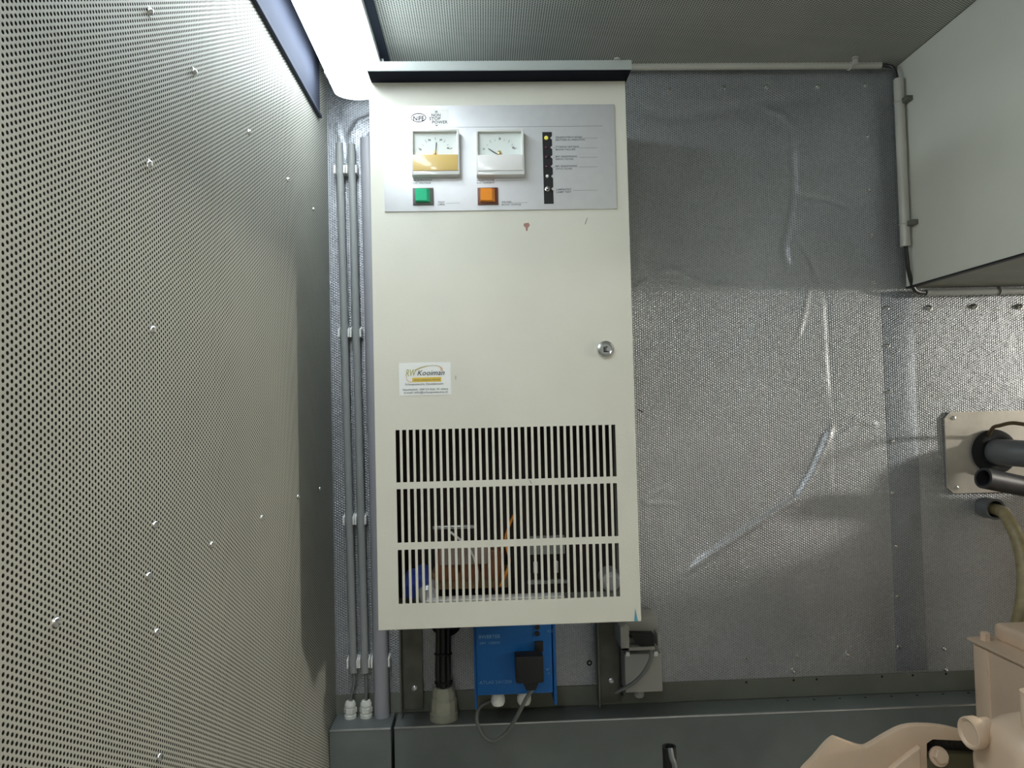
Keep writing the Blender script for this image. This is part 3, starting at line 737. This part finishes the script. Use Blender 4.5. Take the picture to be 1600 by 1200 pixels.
def cable(name, pts, r, m, label, seg=8, cat='cable'):
    return tag(MB().tube(pts, r, seg).build(name, m), label, cat)
cable('cable', [(K1, 1.433, -.495), (K1 + .001, 1.431, -.515), (G1, 1.432, -.545)], .0034, M['cable_grey'], 'short grey cable dropping into the left white cable gland')
cable('cable', [(K2 + .001, 1.433, -.496), (K2 + .002, 1.431, -.520), (G2, 1.432, -.545)], .0034, M['cable_grey'], 'short grey cable dropping into the right white cable gland')
def gland(c, s, m, label, axis=(0, 0, 1), grp='cable glands'):
    g = thing('cable_gland', label, 'cable gland', c, grp)
    MB().lathe([(0, 0), (.0115 * s, 0), (.0115 * s, .006 * s), (.0098 * s, .007 * s), (.0098 * s, .010 * s)], c, axis, 24).build('gland_base', m, g)
    MB().lathe([(.0100 * s, .009 * s), (.0124 * s, .0100 * s), (.0124 * s, .0185 * s), (.0108 * s, .0195 * s), (.0108 * s, .021 * s)], c, axis, facets=6, seg=6).build('gland_hexagon', m, g, angle=20)
    MB().lathe([(.0104 * s, .0195 * s), (.0110 * s, .021 * s), (.0106 * s, .026 * s), (.008 * s, .031 * s), (.0045 * s, .0318 * s), (.0040 * s, .026 * s)], c, axis, 20).build('gland_cap', m, g)
    return g
gland((G1, 1.433, ZR - .0035), 1.0, M['gland'], 'white cable gland standing on the corner box, left one of two')
gland((G2, 1.433, ZR - .0035), 1.0, M['gland'], 'white cable gland standing on the corner box beside the thick conduit')

# big gland and cable bundle
gc = at(693, 1118, Z=ZR - .0045); gc.y = 1.418; gc = Vector((at(693, 1118, Y=1.40).x, 1.415, ZR - .0045))
g = thing('cable_gland', 'large dirty cream cable gland around black cables under the cabinet', 'cable gland', gc)
MB().lathe([(0, 0), (.0265, 0), (.0265, .012), (.024, .014), (.0235, .016)], gc, (0, 0, 1), 30).build('gland_base', M['old_gland'], g)
MB().lathe([(.0232, .0155), (.0250, .0165), (.0245, .036), (.0225, .040), (.0215, .052), (.018, .060), (.010, .060)], gc, (0, 0, 1), 12, facets=12).build('gland_cap', M['old_gland'], g, angle=15)
for k, (dx, dy) in enumerate(((-.009, -.003), (.0005, -.009), (.009, -.002))):
    lab = ('left', 'middle', 'right')[k]
    tag(MB().tube([(gc.x + dx * .8, gc.y + dy, ZR + .045), (gc.x + dx, gc.y + dy, -.50), (gc.x + dx + .001, gc.y + dy, -.46), (gc.x + dx + .002, gc.y + dy + .004, -.41), (gc.x + dx * 1.4, 1.42, -.38), (gc.x + dx * 1.4, 1.436, -.365)], .0058, 12).build('power_cable', M['cable_black']),
        'thick black cable, %s one of the three in the large gland' % lab, 'cable', 'cables in the large gland')
for k, (z, rr) in enumerate(((-.459, .0165), (-.512, .0170))):
    tag(MB().torus((gc.x + .001, gc.y - .003, z), (0, 0.08, 1), rr * .93, .0017).build('cable_tie', M['black']), 'black tie around the thick black cables, %s' % ('upper one' if k == 0 else 'just above the gland'), 'cable tie', 'ties on the black cables')
tag(MB().torus((gc.x + .006, YB - .012, -.405), (0, 1, 0), .022, .009).build('rubber_grommet', M['matt_black']), 'black rubber grommet in the wall behind the thick black cables', 'grommet')

# ------------------------------------------------------------------ inverter
IX0, IX1, IY0 = -.0285, .1145, 1.300
inv = thing('power_inverter', 'blue power inverter mounted under the cream cabinet', 'inverter', (.04, 1.38, -.52))
MB().box(IX0 + .004, IX1 - .006, IY0, YB - .03, -.4975, -.346, .003).build('housing', M['blue'], inv)
MB().box(IX0, IX0 + .004, IY0 + .004, YB - .012, -.522, -.346, .001).build('side_flange', M['blue'], inv)
MB().box(IX1 - .004, IX1 + .001, IY0 + .004, YB - .012, -.520, -.346, .001).build('side_flange', M['blue'], inv)
MB().box(IX0 + .002, IX1 - .003, IY0 + .05, YB - .02, -.515, -.499).build('cable_bay', M['matt_black'], inv)
def itext(s, px, py, wd, size, bold=0): p = at(px, py, Y=IY0); return text_mb(s, size, (p.x, IY0 - .0002, p.z), width=wd * 1.3 / F, bold=bold)
mb = itext('INVERTER', 748, 998, 33, .0085, .0001); join_mb(mb, itext('24V  1200W', 749, 1007, 32, .006)); join_mb(mb, itext('ATLAS 24/1200', 749, 1069, 50, .0075))
mb.build('lettering', M['blue_print'], inv, smooth=False)
mb = itext('OI', 855, 988, 8, .006); join_mb(mb, itext('F', 853, 1048, 5, .006)); join_mb(mb, itext('a', 855, 1053, 4, .006)); mb.build('lettering', M['blue_print'], inv, smooth=False)
for py in (980, 990):
    p = at(839.5, py, Y=IY0); MB().lathe([(0, -.001), (.0046, -.001), (.0044, .0015), (0, .0015)], p, (0, -1, 0), 16).build('indicator', M['black'], inv)
p0 = at(836, 1018, Y=IY0); p1 = at(848.5, 1001, Y=IY0)
MB().box(p0.x, p1.x, IY0 - .003, IY0, p0.z, p1.z, .0008).build('rocker_switch', M['black'], inv)
for px in (778, 819):
    p = at(px, 1092, Y=1.328)
    MB().lathe([(0, 0), (.0105, 0), (.0115, .004), (.0115, .014), (.0125, .016), (.0125, .024), (.010, .029), (0, .029)], (p.x, 1.328, -.4960), (0, 0, -1), 16).build('cable_entry', M['gland'], inv)
# plug and its cable
p0 = at(806, 1069, Y=1.268); p1 = at(849, 1025, Y=1.268)
pl = thing('power_plug', 'black power plug pushed into the blue inverter', 'plug', ((p0.x + p1.x) / 2, 1.285, (p0.z + p1.z) / 2))
MB().box(p0.x, p1.x, 1.268, IY0 - .0005, p0.z, p1.z, .003).build('plug_body', M['black'], pl)
MB().prism([(p0.x + .012, 1.272, p0.z + .001), (p1.x - .008, 1.272, p0.z + .001), (p1.x - .014, 1.274, p0.z - .014), (p0.x + .018, 1.274, p0.z - .014)], (0, .018, 0), .001).build('strain_relief', M['black'], pl)
MB().tube([(p1.x - .0165, 1.281, p0.z - .010), at(822, 1092, Y=1.29), at(806, 1122, Y=1.31), at(790, 1146, Y=1.33), at(770, 1158, Y=1.34), at(754, 1148, Y=1.345), at(745, 1125, Y=1.35), at(750, 1104, Y=1.355), at(768, 1094, Y=1.37)], .0034, 10).build('plug_cable', M['cable_grey'], pl)

# ------------------------------------------------------------------ grey socket box
sb = thing('socket_box', 'light grey wall socket box with a black plug below the cabinet corner', 'socket box', (.283, 1.41, -.53))
b0 = at(977, 1081, Y=1.39); b1 = at(1033, 1019, Y=1.39)
MB().box(b0.x, b1.x, 1.385, YB - .002, b0.z, b1.z, .002).build('socket_housing', M['socket_grey'], sb)
c1 = at(1032, 986, Y=1.37); c0 = at(970, 1017, Y=1.37)
mb = MB().box(c0.x, c1.x, 1.395, YB - .002, c0.z + .004, c1.z + .02, .0015).box(c0.x, c0.x + .016, 1.368, 1.3955, c0.z, c1.z + .01, .001).box(c1.x - .006, c1.x, 1.368, 1.3955, c0.z + .004, c1.z - .004, .001).box(c0.x, c1.x - .012, 1.368, 1.3955, c0.z, c0.z + .006, .001)
mb.build('hinged_cover', M['socket_grey'], sb)
for px in (981, 1025):
    q = at(px, 1022, Y=1.384); MB().box(q.x - .0035, q.x + .0035, 1.3835, 1.387, q.z - .004, q.z + .004, .0005).build('cover_clip', M['white_plastic'], sb)
q = at(999, 1082, Y=1.41)
MB().lathe([(0, 0), (.0115, 0), (.0115, .010), (.010, .012), (.010, .018), (.007, .0215), (0, .0215)], (q.x, 1.415, b0.z + .0005), (0, 0, -1), 14).build('bottom_gland', M['socket_grey'], sb)
sp_ = thing('power_plug', 'black angled plug in the grey socket box with its thin cable', 'plug', at(1010, 1003, Y=1.38))
MB().prism([at(985, 991, Y=1.372), at(1022, 991, Y=1.372), at(1023, 1008, Y=1.372), at(1018, 1019, Y=1.372), at(1011, 1016, Y=1.372), at(994, 1005, Y=1.372)], (0, .022, 0), .0015).build('plug_body', M['black'], sp_)
MB().tube([at(1017, 1012, Y=1.376), at(1016, 1030, Y=1.365), at(1006, 1050, Y=1.36), at(988, 1068, Y=1.365), at(962, 1082, Y=1.385)], .0034, 10).build('plug_cable', M['cable_grey'], sp_)
cable('cable', [at(966, 978, Y=1.41), at(973, 985, Y=1.40), at(979, 990, Y=1.385), at(988, 996, Y=1.38)], .003, M['cable_black'], 'short black cable from under the cabinet to the grey socket box')
cable('cable', [at(970, 960, Y=1.43), at(970, 1020, Y=1.43), at(971, 1075, Y=1.43), at(972, 1086, Y=1.43)], .0030, M['cable_black'], 'black cable running straight down the left side of the grey socket box')
for px, py, r in ((921, 1036, .0035),):
    q = wp(px, py, YB - .001); tag(MB().torus(q, (0, 1, 0), .004, .0012).build('wall_plug', M['matt_black']), 'small dark ring in the wall right of the blue inverter', 'wall plug')

# ------------------------------------------------------------------ air duct at the right
DX, DZ = .849, .224
duct = thing('air_duct', 'large pale grey air duct box hanging from the ceiling at the right', 'air duct', (1.2, .7, ZC))
MB().box(DX, 1.75, -.5, YB - .0145, DZ, ZC - .001, .002).build('duct_body', M['duct'], duct)
MB().box(DX + .012, 1.74, -.49, YB - .0145, DZ - .0012, DZ + .0002).build('duct_underside', M['rail'], duct)
MB().box(DX - .0015, DX + .010, -.5, YB - .0145, DZ - .0025, DZ + .001, .0005).build('duct_edge', M['black'], duct)
# upright tube on the duct
tx = DX - .012
ta = at(1406, 122, X=tx); tb = at(1413, 386, X=tx)
TY = (ta.y + tb.y) / 2
vt = MB().tube([(tx, TY, ta.z), (tx, TY, (ta.z + tb.z) / 2), (tx, TY, tb.z)], .0095, 18, 1).build('conduit', M['pale_tube'])
tag(vt, 'pale upright plastic tube strapped to the edge of the air duct', 'conduit')
for py, nm in ((156, 'upper'), (352, 'lower')):
    z = at(1412, py, X=tx).z
    t_ = thing('cable_tie', 'cable tie around the pale upright tube, the %s one' % nm, 'cable tie', (tx, TY, z), 'ties on the upright tube')
    MB().torus((tx, TY, z), (0.1, 0, 1), .0102, .0011).build('strap', M['pale_tube'], t_)
    MB().box(tx - .001, DX + .001, TY - .026, TY - .008, z - .005, z + .005, .002).build('tie_head', M['bracket'], t_)
# horizontal tube at the top of the wall
ha = at(992, 103, Y=1.425); hb = at(1376, 102, Y=1.425); hz = (ha.z + hb.z) / 2 - .0005
ht = MB().tube([(ha.x - .08, 1.425, hz), (.5, 1.425, hz), (hb.x, 1.425, hz)], .0072, 18, 1).build('conduit', M['pale_tube'])
tag(ht, 'pale horizontal tube along the top of the silver wall', 'conduit')
for px, nm in ((1328, 'right end'), (962, 'left, above the cabinet lid')):
    x = at(px, 95, Y=1.42).x
    t_ = thing('cable_tie', 'pale tie holding the top tube to the ceiling, at the %s' % nm, 'cable tie', (x, 1.425, hz), 'ties on the top tube')
    MB().torus((x, 1.425, hz), (1, .25, .1), .0088, .0013).build('strap', M['pale_tube'], t_)
    MB().box(x - .004, x + .004, 1.396, 1.404, ZC - .014, ZC - .0005, .0015).lathe([(0, 0), (.006, 0), (.006, .003), (0, .004)], (x - .002, 1.395, ZC - .001), (0, 0, -1), 12).build('tie_head', M['pale_tube'], t_)
cable('cable', [(hb.x - .01, 1.425, hz), (hb.x + .012, 1.420, hz - .004), (tx - .006, TY + .004, ta.z + .022), (tx - .001, TY, ta.z - .01)], .0038, M['cable_black'], 'short black cable bending from the top tube into the upright tube')
cz = DZ - .012
cable('cable', [(tx, TY, tb.z + .005), (tx + .001, TY - .002, tb.z - .03), at(1420, 425, Y=TY), (at(1434, 443, Y=TY).x, TY + .01, cz + .004), (at(1450, 447, Y=1.43).x, 1.43, cz)], .0040, M['cable_black'], 'black cable bending from the upright tube to the lower tube')
l0 = at(1446, 446, Y=1.43); 
lt = MB().tube([(l0.x, 1.43, cz), (1.2, 1.43, cz), (1.55, 1.43, cz)], .0072, 16, 1).build('conduit', M['conduit'])
tag(lt, 'dark grey horizontal tube under the air duct', 'conduit')
x = at(1560, 445, Y=1.43).x
tag(MB().torus((x, 1.43, cz), (1, 0, 0), .0080, .0016).build('conduit_clip', M['conduit']), 'grey clip on the horizontal tube under the air duct', 'clip')

# ------------------------------------------------------------------ zinc plate with pipes
z0p, z1p = -.190, -.027; xa = .921
pp = thing('pipe_plate', 'zinc plate with clipped corners on the silver wall around the pipes', 'plate', (1.03, 1.447, z0p))
MB().prism([(xa + .012, 1.4435, z0p), (1.19, 1.4435, z0p), (1.20, 1.4435, z0p + .01), (1.20, 1.4435, z1p - .01), (1.19, 1.4435, z1p), (xa + .012, 1.4435, z1p), (xa, 1.4435, z1p - .013), (xa, 1.4435, z0p + .012)], (0, .0035, 0)).build('plate_sheet', M['plate'], pp, smooth=False)
for px, py in ((1490, 653), (1494, 762)):
    q = at(px, py, Y=1.4435); MB().lathe([(0, -.001), (.0045, -.001), (.004, .002), (.002, .003), (0, .003)], q, (0, -1, 0), 14).build('screw', M['galv'], pp)
fc = at(1554, 706, Y=1.438)
tag(MB().torus(fc, (0, 1, 0), .0345, .0105, 36, 12).build('rubber_collar', M['matt_black']), 'black rubber collar on the zinc plate around the grey pipe', 'collar')
gp = MB().tube([(fc.x + .001, 1.445, fc.z), (fc.x + .002, 1.415, fc.z), (fc.x + .016, 1.388, fc.z - .001), (fc.x + .05, 1.362, fc.z - .005), (fc.x + .12, 1.335, fc.z - .012), (fc.x + .30, 1.25, fc.z - .03)], .026, 24)
tag(gp.build('pipe', M['pipe_grey']), 'thick grey pipe leaving the black collar toward the right', 'pipe')
e0 = at(1536, 747, Y=1.35); e1 = at(1600, 760, Y=1.37)
dv = (e1 - e0); e2 = e0 + dv * 2.6
tag(MB().tube([e0, e0 + dv * 1.0, e0 + dv * 2, e2], .0195, 24, inner=.0150).build('pipe', M['pipe_black']), 'black open-ended pipe just below the grey pipe', 'pipe')
h0 = at(1556, 796, Y=1.418)
tag(MB().tube([Vector((h0.x, 1.418, h0.z)), Vector((h0.x, 1.435, h0.z)), Vector((h0.x, 1.448, h0.z))], .0205, 20, 1, inner=.0165).build('pipe_sleeve', M['pipe_grey']), 'short grey sleeve in the wall below the black pipe', 'sleeve')
tag(MB().tube([Vector((h0.x + .002, 1.44, h0.z)), Vector((h0.x + .003, 1.41, h0.z - .002)), at(1572, 806, Y=1.36), at(1590, 842, Y=1.33), at(1600, 890, Y=1.31), at(1598, 940, Y=1.30), at(1588, 985, Y=1.30), at(1575, 1040, Y=1.31), at(1570, 1090, Y=1.32)], .0115, 14).build('hose', M['hose_tan']), 'tan ribbed hose curving down from the grey sleeve', 'hose')
tag(MB().tube([at(1545, 680, Y=1.43), at(1552, 668, Y=1.40), at(1562, 665, Y=1.385), at(1580, 661, Y=1.37), at(1600, 663, Y=1.35), at(1660, 672, Y=1.30)], .0036, 8).build('wire', M['wire_brown']), 'thin brown wire arching over the black collar', 'wire')

# ------------------------------------------------------------------ engine
eng = thing('engine', 'beige painted engine in the lower right corner', 'engine', (1.0, 1.0, ZF))
EX = .845
r0 = at(1523, 1003, X=EX); 
yb_ = r0.y; zt = r0.z
MB().box(EX, EX + .16, .62, yb_, zt - .30, zt, .004).build('gear_case', M['engine'], eng)
MB().box(EX - .007, EX + .165, .62, yb_ + .012, zt, zt + .006, .0025).build('case_flange', M['engine'], eng)
MB().box(EX + .032, EX + .15, .62, yb_ - .002, zt + .004, zt + .034, .009, 4).build('rocker_cover', M['engine'], eng)
MB().lathe([(0, 0), (.008, 0), (.008, .014), (.006, .016), (0, .016)], (EX + .012, yb_ - .01, zt + .004), (0, 0, 1), facets=6, seg=6).build('bolt', M['engine'], eng)
MB().box(EX - .003, EX + .003, yb_ - .035, yb_ + .001, zt - .30, zt - .004, .002).build('corner_rib', M['engine'], eng)
# round housing with capped boss, axis pointing to the left
HX = .62
hc = at(1560, 1205, Y=.93)
cc = at(1524, 1145, X=HX)
MB().lathe([(0, 0), (.044, .0), (.058, .0035), (.0686, .0125), (.0757, .028), (.079, .053), (.079, .30), (0, .30)], (HX + .006, cc.y - .031, cc.z - .046), (1, -.06, 0), 48).build('round_housing', M['engine'], eng, angle=60)
MB().lathe([(0, .003), (.014, .003), (.0155, .001), (.0175, .0), (.0195, .001), (.020, .004), (.020, .013), (.017, .017), (.017, .030), (0, .030)], (cc.x - .010, cc.y, cc.z), (1, .10, 0), 36).build('boss_cap', M['engine'], eng, angle=50)
MB().lathe([(0, 0), (.010, 0), (.011, .01), (.011, .04), (0, .04)], at(1612, 1095, Y=.80) + Vector((0, 0, -.03)), (0, 0, 1), 24).build('filler_neck', M['engine'], eng)
# shroud in front of the fan
GY = 1.08
out = [(1236, 1222), (1250, 1199), (1268, 1180), (1285, 1160), (1297, 1149.5), (1304, 1149), (1325, 1157), (1343, 1162), (1353, 1160), (1380, 1144), (1408, 1131), (1440, 1128.5), (1475, 1132), (1508, 1141), (1540, 1150), (1540, 1158), (1505, 1152.5), (1450, 1150), (1441, 1156), (1441, 1180), (1446, 1290), (1240, 1290)]
def rounded(pts, n=4):
    q = []
    for i, (x, y) in enumerate(pts):
        if i in (0, len(pts) - 1): q.append((x, y)); continue
        p0, p1, p2, p3 = [np.array(pts[min(max(k, 0), len(pts) - 1)], float) for k in (i - 1, i, i + 1, i + 2)]
        for k in range(n):
            u = k / n; q.append(tuple(.5 * (2 * p1 + (p2 - p0) * u + (2 * p0 - 5 * p1 + 4 * p2 - p3) * u * u + (-p0 + 3 * p1 - 3 * p2 + p3) * u ** 3)))
    return q
out = rounded(out[:14]) + out[14:]
MB().prism([at(x, y, Y=GY + .012) for x, y in out], (0, -.012, 0), .0012, 2).build('fan_shroud', M['engine'], eng)
MB().prism([at(x, y, Y=GY - .008) for x, y in [(1396, 1200), (1418, 1182), (1439, 1167), (1442, 1300), (1300, 1300)]], (0, .02, 0), .003, 3).build('shroud_step', M['engine'], eng)
mg = perforated('black_mesh', 'X', 'Z', (0.02, 0.02, 0.018), (0.05, 0.05, 0.055), 0.4, 0.2, pitch=.0085, radius=.0022, edge=.0006)
MB().prism([at(x, y, Y=GY + .016) for x, y in [(1436, 1142), (1545, 1146), (1545, 1186), (1436, 1190)]], (0, .004, 0)).build('guard_mesh', mg, eng, smooth=False)
MB().prism([at(x, y, Y=GY + .002) for x, y in [(1440, 1186), (1470, 1177), (1545, 1182), (1545, 1300), (1440, 1300)]], (0, .03, 0), .003).build('pulley_guard', M['yolk'], eng)
bc = at(1474, 1188, Y=GY - .012)
MB().lathe([(0, 0), (.0105, 0), (.0105, .010), (.009, .012), (0, .012)], bc + Vector((0, .012, 0)), (0, -1, .4), facets=6, seg=6).lathe([(0, 0), (.014, 0), (.014, .003), (0, .003)], bc + Vector((0, .012, 0)), (0, -1, .4), 20).build('bolt', M['engine'], eng, angle=20)

# unseen engine body, added to shade the lower wall from the bulkhead lamp
MB().box(1.34, 2.0, 1.00, 1.37, -1.15, -.115, .05, 4).build('unseen_engine_body', M['engine'], eng)

# black rod end rising in front of the channel
rr = thing('lever', 'black tube end with a grey strap sticking up at the bottom edge', 'lever', at(1052, 1300, Y=1.16))
MB().tube([at(1045.5, 1166, Y=1.16), at(1047, 1200, Y=1.16), at(1050, 1300, Y=1.16)], .0108, 18, 2, inner=.0085).build('tube', M['black'], rr)
MB().tube([at(1047, 1169, Y=1.152), at(1050, 1185, Y=1.147), at(1055, 1205, Y=1.145), at(1060, 1300, Y=1.145)], .0042, 8).build('strap', M['cable_grey'], rr)

# ------------------------------------------------------------------ bulkhead lamp on the right wall: lights the pipes from the side
bl = thing('bulkhead_lamp', 'round bulkhead lamp on a bracket near the right wall', 'wall lamp', BULKHEAD)
MB().lathe([(0, 0), (.07, 0), (.075, .01), (.07, .035), (0, .035)], BULKHEAD + Vector((.06, 0, 0)), (1, 0, 0), 28).build('lamp_base', M['white_plastic'], bl)
MB().lathe([(.055, 0), (.052, .02), (.035, .04), (0, .045)], BULKHEAD + Vector((.06, 0, 0)), (-1, 0, 0), 28).build('lamp_glass', M['bulb'], bl)
MB().cyl(BULKHEAD + Vector((.09, 0, 0)), (XR, BULKHEAD.y, BULKHEAD.z), .012).build('lamp_bracket', M['galv'], bl)
ld = bpy.data.lights.new('bulkhead_light', 'POINT'); ld.energy = BULKHEAD_WATTS; ld.color = (1.0, .95, .86); ld.shadow_soft_size = .06
lo = bpy.data.objects.new('bulkhead_light', ld); C.objects.link(lo); lo.location = BULKHEAD + Vector((-.03, 0, 0))
